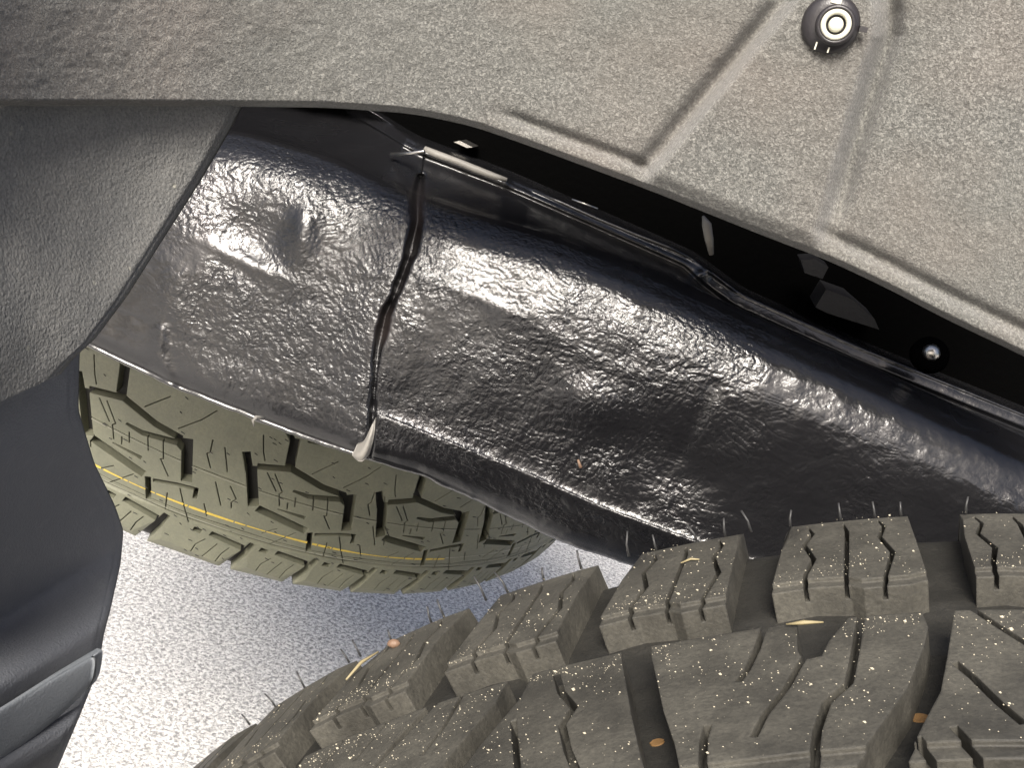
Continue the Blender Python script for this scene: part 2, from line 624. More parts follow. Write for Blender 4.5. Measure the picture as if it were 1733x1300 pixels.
# vent hairs on the far edge
for s, ln in [(5, 9), (28, 9), (-13.5, 7), (-21, 10), (-31, 11), (-46, 10), (-58, 12), (-66, 11), (-75, 9), (-88, 8), (-97, 11), (-113, 9), (-126, 8),
              (-139, 14), (-147, 17), (-163, 10), (-168, 9), (-184, 8), (-197, 10), (-202, 10), (-222, 11), (-236, 9), (-249, 9)]:
    p0 = Vector(near_map(s, 3.0, -.5))
    th = NPH - s / 418
    n = Vector((math.cos(th), 0.25, math.sin(th))).normalized()
    sid = Vector((-math.sin(th), 0, math.cos(th)))
    ln *= .0006 * random.uniform(.8, 1.2)
    c1 = random.uniform(-.25, .35)
    vs, fs = tube([p0, p0 + n * ln * .5 + sid * ln * c1 * .2, p0 + n * ln + sid * ln * c1], [.00045, .00035, .0003], 6)
    o = link('vent_hair', mk('vent_hair', vs, fs, M['hair'], smooth=True, mesh_only=True)); o.parent = tyre

# grit on the tread
vs, fs = [], []


def pebble(c, r):
    b = len(vs)
    a = [Vector(v).normalized() for v in ((1, 1, 1), (1, -1, -1), (-1, 1, -1), (-1, -1, 1), (1, .2, -.3), (-.2, -1, .4))]
    for v in ((1, 0, 0), (-1, 0, 0), (0, 1, 0), (0, -1, 0), (0, 0, 1), (0, 0, -1)):
        k = random.uniform(.6, 1.25)
        vs.append((c[0] + v[0] * r * k, c[1] + v[1] * r * k, c[2] + v[2] * r * k * .8))
    for f in ((0, 2, 4), (2, 1, 4), (1, 3, 4), (3, 0, 4), (2, 0, 5), (1, 2, 5), (3, 1, 5), (0, 3, 5)):
        fs.append(tuple(b + i for i in f))


for i in range(9000):
    s = random.uniform(-270, 44)
    tt = random.choice([random.uniform(3, 52), random.uniform(77, 131), random.uniform(77, 131), random.gauss(47, 4), random.gauss(80, 4)])
    if not (1 < tt < 133) or 53 < tt < 77: continue
    # patchy
    if math.sin(s * .11 + 2) * math.sin(tt * .16 + s * .03) + random.gauss(0, .8) < .1: continue
    if any(inside(P, np.array([(s, tt)]))[0] for P in half[0]): continue
    r = min(.0006, .00013 * math.exp(random.gauss(0, .5)))
    p = near_map(s, tt, r * 300)
    pebble(p, r)
gr = link('tread_grit', mk('tread_grit', vs, fs, M['grit'], mesh_only=True))
gr.location = tuple(NC)
tag(gr, 'pale sand grains sprinkled over the near tyre tread', 'grit', kind='stuff')

# debris lying on the near tyre


def twig(name, pts, r, mat, label, cat):
    P = [NC + np.array(near_map(*p)) for p in pts]
    vs, fs = tube(P, r, 6)
    o = mk(name, vs, fs, mat, smooth=True)
    return tag(o, label, cat)


twig('straw', [(-190.0, 30, 1.2), (-187, 22, 2.0), (-182.5, 17, 1.4)], [.0003, .0006, .0003], M['straw'],
     'thin pale straw bent over a shoulder block near the dried seed', 'straw')
twig('straw', [(-52.0, 78, 1.0), (-48, 79, 1.4), (-43.5, 79, .9)], [.0002, .0006, .0002], M['straw'],
     'short flat yellow straw beside the dark wedge notch under the middle block', 'straw')
twig('straw', [(-79, 24, .6), (-76, 23, .9), (-73.5, 24, .6)], [.0002, .0004, .0002], M['straw'],
     'tiny pale straw sliver near the right edge of the second shoulder block', 'straw')
c = NC + np.array(near_map(-177.5, 15, 1.2))
sv, sf = lathe([(.0001, -.0022), (.0011, -.0015), (.0016, 0), (.0011, .0016), (.0001, .0022)], 10)
Ms = Matrix.Translation(Vector(c)) @ Matrix.Rotation(1.2, 4, 'Y')
o = mk('seed', xf(sv, Ms), sf, M['seed'], smooth=True)
tag(o, 'small brown dried seed at the end of the straw on the tread', 'seed')

# ------------------------------------------------------------------ spare tyre
SC = np.array([-.3544, 1.0166, .6242])
SA = np.array([.2912, -.1193, 1.0]); SA /= np.linalg.norm(SA)
SE = np.array([1.0, 0, 0]); SE -= SA * (SE @ SA); SE /= np.linalg.norm(SE)
SG = np.cross(SA, SE)
SPH = -1.2759


def sp_r(t):
    e = t + 47
    r = .390 - .006 * ((t - 60) / 107) ** 2
    if e < 6: r -= .002 * ((6 - e) / 6) ** 2
    return r


def sp_map(s, t, h):
    th = SPH + s / 389.0
    r = sp_r(t) + h / 1000
    if h < -12: t = t + (3 if t < 50 else -3)
    v = (SE * math.cos(th) + SG * math.sin(th)) * r + SA * (t / 1000)
    return tuple(v)


L = 2 * PI * 389 / 4
T0, T1 = -200.0, -200.0 + L
cuts, ledges, sipes = [], [], []
units = [-218, -117.7, 0, 98, 196, 294, 392]
for u in units:
    def c(pts, w): cuts.append(stroke(np.array(pts, float) + [u, 0], w))
    def sp(pts, w=.8): sipes.append(stroke(np.array(pts, float) + [u, 0], w))
    c([(15, 59), (23, 45)], 5.5); c([(22.6, 50), (24.5, 45), (37, 18)], 7.5)
    c([(26, 51), (48, 58), (73, 51), (92, 49)], 5.0)
    c([(40, 82), (46, 59)], 6.5)
    c([(56, 41), (68, 40), (91, 45), (98, 41)], [2, 4, 5, 5])
    c([(95, 51), (107, 18)], 7.5)
    c([(40, 17.5), (80, 9.5)], 6.0); c([(83, 9), (90, -9)], 4.0)
    c([(87, 8), (103, 13), (115, 15), (117, 7)], 3.0)
    c([(53, 22), (74, 21)], [.8, 3.0])
    c([(12, 86), (32, 86), (39, 80), (44, 60)], 4.0); c([(48, 84), (76, 88)], 4)
    for pts in [[(20, 76), (25, 64), (29, 57)], [(39, 50), (50, 37), (48.5, 35), (53, 25)], [(82, 41), (87, 28), (85.4, 27), (95, 16)],
                [(72, 39), (76, 29)], [(60, 36), (63, 28)], [(110, 58), (112, 48), (110.5, 46), (117, 36)], [(119, 56), (128, 38)],
                [(105, 11), (112, -1), (121, -15)], [(124, 6), (130, -4)], [(124, 27), (135, 9)], [(134, 28), (142, 19), (140, 15), (142, 10)],
                [(52, -3), (60, 5)], [(61, -11), (74, 6)], [(34, 49), (46, 36)], [(62, 59), (74, 75)], [(87, 55), (98, 69), (104, 80)],
                [(57, 30), (59, 24)], [(99, 3), (103, -12)]]:
        sp(pts)
    for q in range(2):
        o = q * (49 if u >= 0 else 55)
        c([(8 + o, -18.5), (14 + o, -19)], 4.2); c([(20 + o, -17.5), (46 + o, -21.5)], [4.6, 5.5])
        c([(50.5 + o, -15), (48 + o, -26), (42 + o, -50)], [5, 6.5, 9])
        sp([(14 + o, -40), (14.5 + o, -32), (19 + o, -24)]); sp([(23 + o, -41), (28 + o, -25)]); sp([(33 + o, -42), (34 + o, -33), (37 + o, -25)])
for a, b, w in [(-7.5, -6.9, 0), (-11.8, -10.6, 0), (32.4, 32.9, 0)]:
    ledges.append(np.array([(T0, a), (T1, a), (T1, b), (T0, b)]))
half2 = [list(cuts), list(sipes)]
for q in range(14):
    cuts.append(stroke([(T0 + 10 + q * 44, 108), (T0 + 16 + q * 44, 135), (T0 + 10 + q * 44, 170)], 9))
cuts.append(np.array([(T0 - 1, 103), (T1 + 1, 103), (T1 + 1, 110), (T0 - 1, 110)]))
blocks = build_tread(T0, T1, -47, 167, cuts, ledges, sipes, 9.0, sp_map, gs=9, gt=8, sipe_d=4)
spare = empty('spare_tyre')
spare.location = tuple(SC)
tag(spare, 'unused spare tyre lying flat below the frame rail, yellow stripe round its tread', 'tyre')
tyre_parts(spare, blocks, 4, SA, SC, M['rubber_new'])
AXS = Matrix(((SE[0], SG[0], SA[0], 0), (SE[1], SG[1], SA[1], 0), (SE[2], SG[2], SA[2], 0), (0, 0, 0, 1)))
FL = Matrix.Rotation(PI, 4, 'X')
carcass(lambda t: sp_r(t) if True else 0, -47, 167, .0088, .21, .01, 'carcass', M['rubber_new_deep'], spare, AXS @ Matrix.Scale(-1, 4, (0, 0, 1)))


def band(name, t, w, lift, a0, a1, mat, wav=0.0, skip=True):
    vs, fs = [], []
    n = 420
    for i in range(n):
        s = a0 + (a1 - a0) * i / (n - 1)
        tt = t + wav * math.sin(s * .031)
        ww = w * (.75 + .3 * math.sin(s * .07 + 1) + random.uniform(-.12, .12))
        vs.append(sp_map(s, tt - ww / 2, lift)); vs.append(sp_map(s, tt + ww / 2, lift))
    pts = np.array([((a0 + (a1 - a0) * (i + .5) / (n - 1)), t) for i in range(n - 1)])
    bad = np.zeros(n - 1, bool)
    for P in half2[0] + (half2[1] if skip else []):
        bad |= inside(P, pts)
    bad |= np.random.default_rng(5).random(n - 1) < .035
    for i in range(n - 1):
        if not bad[i]: fs.append((2 * i, 2 * i + 2, 2 * i + 3, 2 * i + 1))
    o = link(name, mk(name, vs, fs, mat, mesh_only=True)); o.parent = spare
    return o


band('stripe', -1.0, 1.9, .15, -200, 205, M['yellow'], .7)
band('stripe', .0, 1.5, .15, 205, 405, M['white_line'], .7)
band('mould_line', -9.5, .8, .14, -200, 405, M['white_line'])
band('mould_line', 31.5, .6, .14, -200, 405, M['white_line'])
vs, fs = [], []
for i in range(260):
    s_, t_ = random.uniform(-190, 380), random.uniform(-42, 92)
    if any(inside(P_, np.array([(s_, t_)]))[0] for P_ in half2[0]): continue
    p0 = Vector(sp_map(s_, t_, -.1)); p1 = Vector(sp_map(s_ + random.uniform(1.6, 3.2), t_ + random.uniform(-.6, .6), .7))
    v_, f_ = tube([p0, p1], [.00035, .0002], 5)
    vs, fs = join((vs, fs), (v_, f_))
o = link('vent_nubs', mk('vent_nubs', vs, fs, M['hair'], mesh_only=True)); o.parent = spare; o['kind'] = 'stuff'
vs, fs = lathe([(.205, -.03), (.205, .15), (.19, .15), (.18, .06), (.06, .05), (.0005, .05)], 64)
o = link('rim', mk('rim', xf(vs, AXS), fs, M['graypart'], smooth=True, mesh_only=True)); o.parent = spare


# ------------------------------------------------------------------ frame rail
CA, SNA = math.cos(math.radians(27)), math.sin(math.radians(27))


def ab(p): return (CA * p[0] + SNA * p[1], -SNA * p[0] + CA * p[1])
def xy(a, b): return (CA * a - SNA * b, SNA * a + CA * b)


def row(pts):
    q = sorted(ab(p) for p in pts)
    x = [k[0] for k in q]; y = [k[1] for k in q]
    def fn(a):
        a = np.asarray(a, float)
        r = np.interp(a, x, y)
        s0 = (y[1] - y[0]) / (x[1] - x[0]); s1 = (y[-1] - y[-2]) / (x[-1] - x[-2])
        r = np.where(a < x[0], y[0] + (a - x[0]) * s0 * .5, r)
        return np.where(a > x[-1], y[-1] + (a - x[-1]) * s1, r)
    return fn


A = np.linspace(180, 2150, 1150)


def smooth1(v, k=13):
    ker = np.hanning(k + 2)[1:-1]; ker /= ker.sum()
    return np.convolve(np.pad(v, k // 2, mode='edge'), ker, mode='valid')


R1 = smooth1(row([(300, 110), (430, 130), (560, 160), (650, 212), (700, 243), (740, 258), (850, 300), (1000, 365), (1170, 440), (1250, 500), (1450, 590), (1733, 705)])(A), 43)
R3 = smooth1(row([(300, 215), (400, 215), (560, 262), (700, 325), (800, 358), (950, 402), (1100, 460), (1300, 553), (1500, 640), (1733, 748)])(A), 85)
R8 = smooth1(row([(60, 560), (140, 583), (290, 655), (420, 706), (510, 742), (600, 772), (700, 800), (850, 868), (950, 918), (1070, 958), (1300, 1040), (1733, 1190)])(A), 31)
R6 = smooth1(row([(60, 480), (300, 560), (640, 700), (780, 755), (900, 803), (1000, 850), (1080, 880), (1300, 960), (1733, 1110)])(A), 51)
lf = np.clip((A - 820) / 420, 0, 1); lf = lf * lf * (3 - 2 * lf)          # 0 on the left plate, 1 on the tube to the right
lb = np.clip((A - 560) / 160, 0, 1)          # no flange on the far left
lc = np.clip((A - 850) / 60, 0, 1)           # lower crease, right of the seam
rb = np.clip((A - 1235) / 40, 0, 1)          # the wide bead on the right
rows = [  # (b, y)
    (R1 - 16, np.full_like(A, .590)),
    (R1 - 10, np.full_like(A, .562)),
    (R1 - 6, .5450 - .0035 * rb + .060 * (1 - lb)),
    (R1 + 3, .5400 - .0015 * rb + .066 * (1 - lb)),
    (R1 + 10 + 6 * rb, .5375 - .0010 * rb + .068 * (1 - lb)),
    (R1 + 20 + 6 * rb, .5370 + .066 * (1 - lb)),
    (R3 - 8, .5150 + .010 * (1 - lb)),
    (R3 + 4, .5060 + 0 * A),
    (R3 + 20, .4980 + 0 * A),
    (R3 + 46 - 6 * lf, .4895 + 0 * A),
    (R3 + 82 - 6 * lf, .4838 - .0002 * lf),
    (R3 * (.5 + .1 * lf) + R6 * (.5 - .1 * lf), .4745 + .0045 * lf),
    (R6 - 20, .4650 + .0025 * lc + .0105 * lf),
    (R6 + 2, .4640 - .0010 * lc + .0085 * lf),
    (R6 * .6 + R8 * .4, .4620 + .0130 * lf),
    (R8 - 22, .4610 + .0180 * lf),
    (R8 - 8, .4630 + .0210 * lf),
    (R8, .4660 + .0240 * lf),
    (R8 - 4, .500 + 0 * A),
    (R8 - 40, .555 + 0 * A),
    (R8 * .5 + R1 * .5, .580 + 0 * A),
]
RB = np.array([r[0] for r in rows]); RY = np.array([r[1] for r in rows])
NV = 430
seg = np.abs(np.diff(RB, axis=0)).mean(1) + 2.0
seg[-2:] = 8
seg[0] = 6
tv = np.interp(np.linspace(0, 1, NV), np.concatenate([[0], np.cumsum(seg)]) / seg.sum(), np.arange(len(rows)))


def catmull(K, t):
    n = len(K)
    i = np.clip(t.astype(int), 0, n - 2); f = (t - i)[:, None]
    p0 = K[np.clip(i - 1, 0, n - 1)]; p1 = K[i]; p2 = K[i + 1]; p3 = K[np.clip(i + 2, 0, n - 1)]
    return .5 * ((2 * p1) + (p2 - p0) * f + (2 * p0 - 5 * p1 + 4 * p2 - p3) * f ** 2 + (3 * p1 - p0 - 3 * p2 + p3) * f ** 3)


B = catmull(RB, tv).T          # (cols, rows)
Y = catmull(RY, tv).T
AA = np.repeat(A[:, None], NV, 1)
PX, PY = CA * AA - SNA * B, SNA * AA + CA * B
front = (tv > 2) & (tv < 17.5)


def gauss(cx, cy, r, ry=None, ang=0):
    ry = ry or r
    c, s = math.cos(ang), math.sin(ang)
    dx, dy = PX - cx, PY - cy
    u, v = dx * c + dy * s, -dx * s + dy * c
    return np.exp(-(u / r) ** 2 - (v / ry) ** 2)


def seg_dist(pts):
    D = np.full(PX.shape, 1e9); side = np.zeros(PX.shape); T = np.zeros(PX.shape)
    for k in range(len(pts) - 1):
        a = np.array(pts[k], float); b = np.array(pts[k + 1], float); d = b - a; L = np.linalg.norm(d)
        t = np.clip(((PX - a[0]) * d[0] + (PY - a[1]) * d[1]) / L ** 2, 0, 1)
        qx, qy = a[0] + t * d[0], a[1] + t * d[1]
        dd = np.hypot(PX - qx, PY - qy)
        m = dd < D
        D = np.where(m, dd, D)
        side = np.where(m, np.sign((PX - qx) * d[1] - (PY - qy) * d[0]), side)
        T = np.where(m, (k + t) / (len(pts) - 1), T)
    return D, side, T


def vnoise(sc, seed, octv=3):
    """smooth value noise over the rail grid, in pixels of the plan"""
    r = np.random.default_rng(seed)
    out = 0; amp = 1
    for o in range(octv):
        g = r.normal(size=(256, 256))
        x, y = (AA / sc) % 255, ((B + 600) / sc) % 255
        i, j = x.astype(int), y.astype(int); fx, fy = x - i, y - j
        fx = fx * fx * (3 - 2 * fx); fy = fy * fy * (3 - 2 * fy)
        out = out + amp * ((g[i, j] * (1 - fx) + g[i + 1, j] * fx) * (1 - fy) + (g[i, j + 1] * (1 - fx) + g[i + 1, j + 1] * fx) * fy)
        sc = sc / 2; amp *= .5
    return out


fm = front[None, :].astype(float)
seam = [(712, 300), (706, 340), (706, 375), (694, 430), (672, 490), (652, 535), (640, 590), (634, 650), (630, 720), (622, 790)]
D, side, T = seg_dist(seam)
wid = np.interp(T, [0, .15, .28, .45, .60, .66, 1], [7, 12, 10, 5, 8, 5, 4])
D = np.abs(D + 1.3 * vnoise(22, 41, 1))
Y += fm * .0065 * np.exp(-(D / (wid * .8)) ** 2) * np.interp(T, [0, .6, .7, 1], [1, 1, .5, .4])
Y -= fm * .0022 * np.clip(side * D / 10, -1, 0) * -1 * 1.0 * np.exp(-(D / 60) ** 2)   # left plate lies over the tube
# dents and swells
Y += fm * (.0035 * gauss(432, 395, 62, 48, .3) - .0030 * gauss(512, 395, 24, 50, .1))
Y -= fm * .0011 * gauss(420, 445, 80, 14, .45)
Y -= fm * (.0045 * gauss(1000, 680, 62, 44, .4))
Y += fm * (.0012 * gauss(850, 590, 170, 70, .45) + .0040 * gauss(1130, 780, 120, 55, .5))
Y += fm * (.0020 * gauss(585, 330, 60, 30, .5) - .0020 * gauss(300, 480, 60, 90, .3))
D2, s2, T2 = seg_dist([(720, 470), (800, 500), (900, 545), (990, 600), (1090, 640)])
Y -= fm * .0006 * np.exp(-(D2 / 14) ** 2)
D3, s3, T3 = seg_dist([(272, 560), (268, 600), (290, 650)])
Y -= fm * .0012 * np.exp(-(D3 / 12) ** 2)
D4, s4, T4 = seg_dist([(1205, 660), (1170, 720), (1150, 770)])
Y += fm * .0010 * np.exp(-(D4 / 16) ** 2)
# weathered beads on the top flange
D5, s5, T5 = seg_dist([(716, 252), (855, 304)])
Y -= fm * .0035 * np.exp(-(D5 / 11) ** 2)
D6, s6, T6 = seg_dist([(905, 320), (1040, 380), (1175, 436)])
Y -= fm * .0018 * np.exp(-(D6 / 5) ** 2)
D7, s7, T7 = seg_dist([(1178, 470), (1205, 455), (1240, 480)])
Y -= fm * .0030 * np.exp(-(D7 / 9) ** 2)


Y += fm * (.00018 * vnoise(60, 1, 2) + .00006 * vnoise(18, 2, 2))
amt = .85 + 0 * PX
amt = amt * (1 - .88 * np.exp(-((np.clip(PX - 235, 0, None)) / 70) ** 2) * (PY > 380))
amt = amt * (1 - .85 * gauss(400, 440, 90, 20, .45)) * (1 - .7 * gauss(500, 380, 20, 40))
amt = amt * (1 - .70 * np.clip((AA - 1300) / 300, 0, 1))
tvv = tv[None, :] + 0 * PX
amt = np.where((tvv > 4.6) & (tvv < 7.4), amt * .12, amt)
amt = np.where(tvv < 4.6, amt * .5, amt)
amt = amt * np.where(tvv > 14.4, np.clip(1 - (tvv - 14.4) * 1.6, .12, 1), 1)
amt = amt * (1 - .9 * np.exp(-(D / 9) ** 2) * (T < .7))
amt = np.clip(amt * (1 + .30 * vnoise(70, 9, 2)), .04, 1.3)
st = np.exp(-(D / 14) ** 2) * (np.interp(T, [0, .1, .2, .3, .5, .56, .62, .68], [0, .6, 1, .3, .2, 1, 1, 0]))


def cellnoise(U, V, seed):
    g = np.random.default_rng(seed).normal(size=(512, 512))
    x, y = (U + 2000) % 511, (V + 2000) % 511
    i, j = x.astype(int), y.astype(int); fx, fy = x - i, y - j
    fx = fx * fx * (3 - 2 * fx); fy = fy * fy * (3 - 2 * fy)
    return (g[i, j] * (1 - fx) + g[i + 1, j] * fx) * (1 - fy) + (g[i, j + 1] * (1 - fx) + g[i + 1, j + 1] * fx) * fy


wu = 1.3 * vnoise(60, 21, 2); wv = 1.3 * vnoise(60, 22, 2)
kk = np.clip((AA - 780) / 350, 0, 1); kk = kk * kk * (3 - 2 * kk)


def worm(u, v, sd):
    a = np.abs(cellnoise(u, v, sd))
    return 1 - np.exp(-a * 1.6)


hL = worm(PX / 5.6 + wu, PY / 8.5 + wv, 31) + .30 * worm(PX / 4 + wu, PY / 5.5 + wv, 32)
hR = worm(AA / 9.5 + wu, B / 6.2 + wv, 33) + .30 * worm(AA / 6 + wu, B / 5 + wv, 34)
wrink = hL * (1 - kk) + hR * kk
Y -= fm * .00036 * amt * wrink
# ragged lower edge
edge = np.exp(-((tv - 17) / .7) ** 2)[None, :]
Bj = .9 * vnoise(26, 5, 3) * edge
PX2, PY2 = CA * AA - SNA * (B + Bj), SNA * AA + CA * (B + Bj)
P = atv(PX2, PY2, Y)
vsr = P.reshape(-1, 3)
fsr = grid_faces(len(A), NV, flip=True)
rail = empty('frame_rail', tuple(at(866, 650, .5)))
tag(rail, 'black vehicle frame rail coated in glossy wrinkled wax, sloping across the middle behind the tyre', 'frame rail')
ro = mk('rail_body', vsr, fsr, M['wax'], rail, smooth=True)
me = ro.data
for nm, arr in (('wrinkle_amount', amt), ('stain', st)):
    at_ = me.attributes.new(nm, 'FLOAT', 'POINT')
    at_.data.foreach_set('value', arr.reshape(-1).astype(np.float32))

# flared pale lip where the left plate ends
def sheet(name, ctrl, mat, parent, thick=.0015, n=14):
    """ctrl: rows of (px, py, y)"""
    K = np.array(ctrl, float)
    a = catmull(K.reshape(len(K), -1), np.linspace(0, len(K) - 1, n)).reshape(n, K.shape[1], 3)
    a = np.swapaxes(a, 0, 1)
    a = catmull(a.reshape(a.shape[0], -1), np.linspace(0, a.shape[0] - 1, n)).reshape(n, n, 3)
    P = atv(a[..., 0], a[..., 1], a[..., 2]).reshape(-1, 3)
    P2 = P + np.array([0, thick, 0])
    fs = list(map(tuple, grid_faces(n, n))) + list(map(tuple, grid_faces(n, n, n * n, True)))
    rim = [i * n for i in range(n)] + [(n - 1) * n + j for j in range(1, n)] + [i * n + n - 1 for i in range(n - 2, -1, -1)] + [j for j in range(n - 2, 0, -1)]
    for q in range(len(rim)):
        a1, b1 = rim[q], rim[(q + 1) % len(rim)]
        fs.append((a1, b1, b1 + n * n, a1 + n * n))
    return mk(name, np.concatenate([P, P2]), fs, mat, parent, smooth=True)


sheet('flared_lip', [[(604, 752, .450), (616, 746, .447), (628, 722, .446), (635, 708, .448)],
                     [(600, 762, .448), (612, 758, .444), (625, 742, .443), (634, 728, .446)],
                     [(596, 770, .446), (606, 772, .442), (619, 766, .442), (630, 750, .445)],
                     [(600, 776, .446), (607, 781, .443), (615, 780, .443), (624, 770, .446)]], M['pale_edge'], rail)
# weathered strip of old sealer along the top flange, with a second thinner run
for pts, rad in [([(718, 252), (740, 262), (775, 274), (808, 288), (838, 299), (858, 304)], [.0016, .0021, .0018, .0020, .0017, .0009]),
                 ([(902, 322), (950, 343), (1010, 370), (1080, 399), (1130, 418), (1170, 437)], [.0004, .0009, .0008, .0010, .0008, .0004])]:
    vs, fs = tube([at(px, py, .5365 if rad[1] > .0015 else .536) for px, py in pts], rad, 8)
    mk('sealer_strip', vs, fs, M['pale_edge'] if rad[1] > .0015 else M['wax'], rail, smooth=True)
# small torn tag on the lower edge
vs, fs = tube([at(446, 708, .452), at(434, 706, .448), at(428, 712, .447), at(430, 722, .448)], [.0011, .0009, .0007, .0003], 6)
mk('torn_tag', vs, fs, M['pale_edge'], rail, smooth=True)
# red-brown chip
vs, fs = tube([at(978, 778, .4615), at(983, 792, .461)], [.0005, .0009], 6)
mk('rust_chip', vs, fs, M['seed'], rail, smooth=True)

# bright bolt, tabs and brackets in the dark gap above the rail
b = empty('bolt', tuple(at(1576, 597, .52)))
tag(b, 'shiny round bolt head in the dark gap above the frame rail', 'bolt')
Mb = frame_at(at(1576, 597, .520), (-.1, -.75, .55))
vs, fs = lathe([(.0001, .0038), (.0020, .0034), (.0036, .0020), (.0042, 0), (.0042, -.004)], 24)
mk('bolt_head', xf(vs, Mb), fs, M['steel'], b, smooth=True)
vs, fs = lathe([(.004, .0), (.0085, -.0005), (.009, -.004), (.004, -.006)], 24)
mk('washer', xf(vs, Mb), fs, M['gap_shade'], b, smooth=True)
vs, fs = tube([at(1190, 366, .50), at(1196, 380, .497), at(1200, 405, .497), at(1204, 430, .50)], [.0006, .0022, .0020, .0012], 8)
o = mk('clip_tab', vs, fs, M['pale_edge'], None, smooth=True)
tag(o, 'small pale plastic prong poking down below the felt liner edge above the rail', 'clip prong')

ub = empty('underbody', (0.0, .9, 1.0))
tag(ub, 'truck underbody coloured black for the shade filling the gap between liner and frame rail', 'underbody')
vs, fs = join(box((.55, .598, .855), (1.9, .02, .25)), )
mk('side_wall', vs, fs, M['gap_shade'], ub)  # backing sheet added behind the gap, coloured as its shade
vs, fs = box((.55, .66, .985), (1.9, .14, .02))
mk('floor_flange', vs, fs, M['gap_shade'], ub)
# the wall reaches down behind the rail top
vs, fs = box((.2, .598, .70), (3.6, .0196, .06))
def wedge(pts, y0, y1):
    v = [at(px, py, y0) for px, py in pts]
    v2 = [p + np.array([0, y1 - y0, 0]) for p in v]
    n = len(pts)
    return v + v2, [tuple(range(n))[::-1], tuple(range(n, 2 * n))] + [(i, (i + 1) % n, n + (i + 1) % n, n + i) for i in range(n)]


vs, fs = wedge([(1380, 520), (1398, 490), (1440, 505), (1480, 540), (1488, 558), (1400, 530)], .555, .585)
mk('bracket', vs, fs, M['graypart'], ub)
vs, fs = wedge([(1355, 440), (1380, 438), (1402, 452), (1392, 472), (1362, 462)], .55, .57)
mk('bracket', vs, fs, M['graypart'], ub)
vs, fs = wedge([(768, 240), (778, 238), (800, 249), (790, 250)], .57, .586)
mk('bracket', vs, fs, M['steel'], ub)
vs, fs = tube([at(662, 262, .525), at(690, 259, .52), at(718, 256, .512)], [.0012, .0007, .0007], 6)
mk('wire', vs, fs, M['steel'], ub, smooth=True)
vs, fs = tube([at(968, 337, .53), at(1012, 353, .53)], [.0004, .0004], 6)
mk('wire', vs, fs, M['steel'], ub, smooth=True)

# ------------------------------------------------------------------ felt wheel-arch liner
EDGE = [(-200, 178), (0, 179), (200, 179), (400, 180), (560, 182), (700, 192), (800, 213), (900, 248), (1000, 285), (1100, 322), (1200, 362),
        (1300, 402), (1400, 440), (1500, 487), (1600, 540), (1733, 603), (1900, 690)]
ex = np.array([p[0] for p in EDGE], float); ey = np.array([p[1] for p in EDGE], float)
NX, NY = 520, 260
gx = np.linspace(-180, 1900, NX)
ebot = smooth1(np.interp(gx, ex, ey), 31)
top = -130.0
fr = np.linspace(0, 1, NY) ** .75
GX = np.repeat(gx[:, None], NY, 1)
GY = top + (ebot[:, None] - top) * fr[None, :]


def base_y(px):
    px = np.asarray(px, float)
    k = np.clip((900 - px) / 1100, 0, 1)
    return .425 - .20 * k ** 1.5


LY = base_y(GX)


def sstep(a, b, x):
    t = np.clip((x - a) / (b - a), 0, 1)
    return t * t * (3 - 2 * t)


# raised rib with the push clip: edges as lines in the plan
yy = GY
xl = np.interp(yy, [-420, 0, 30, 290, 330, 450], [1560, 1342, 1318, 1105, 1080, 1000])
xr = np.interp(yy, [-420, -40, 20, 60, 120, 260, 400, 470], [1475, 1478, 1484, 1482, 1462, 1420, 1384, 1376])
xl = np.where(yy < 0, 1342 + (0 - yy) * .1, xl)
rib = sstep(-14, 14, GX - xl) * (1 - sstep(-12, 16, GX - xr))
rib *= 1 - .9 * sstep(40, 0, ebot[:, None] - GY) * 1
LY -= .0060 * rib
LY += .0075 * np.exp(-((GX - (xl - 20)) / 20) ** 2) * sstep(330, 250, GY)
LY += .0110 * np.exp(-((GX - (xr + 24)) / 18) ** 2) * sstep(420, 300, GY)
# crease along the edge, rolled bead
de = ebot[:, None] - GY
cr1 = np.exp(-((de - 38) / 11) ** 2) * (sstep(820, 900, GX) * (1 - sstep(1085, 1110, GX)))
cr2 = np.exp(-((de - 44) / 13) ** 2) * sstep(1360, 1420, GX)
LY += .0040 * (cr1 + cr2)
LY += .010 * sstep(14, 0, de) ** 2
# soft unevenness
r = np.random.default_rng(3)
def vn(X, Yq, sc, seed):
    g = np.random.default_rng(seed).normal(size=(300, 300))
    x, y = (X + 3000) / sc % 299, (Yq + 3000) / sc % 299
    i, j = x.astype(int), y.astype(int); fx, fy = x - i, y - j
    fx = fx * fx * (3 - 2 * fx); fy = fy * fy * (3 - 2 * fy)
    return (g[i, j] * (1 - fx) + g[i + 1, j] * fx) * (1 - fy) + (g[i, j + 1] * (1 - fx) + g[i + 1, j + 1] * fx) * fy


LY += .0007 * vn(GX, GY, 150, 4) + .00022 * vn(GX, GY, 40, 5) + .00012 * vn(GX, GY, 9, 6)
P = atv(GX, GY, LY)
# thickness: a back skin joined at the lower edge
back = P[:, ::-1] + np.array([0, .006, 0])
full = np.concatenate([P, back], 1)
liner = empty('wheel_arch_liner', tuple(at(1000, 100, .43)))
tag(liner, 'grey felt wheel-arch liner with a raised rib and curved lower edge across the top', 'liner')
mk('felt_panel', full.reshape(-1, 3), grid_faces(NX, NY * 2, flip=True), M['felt'], liner, smooth=True)

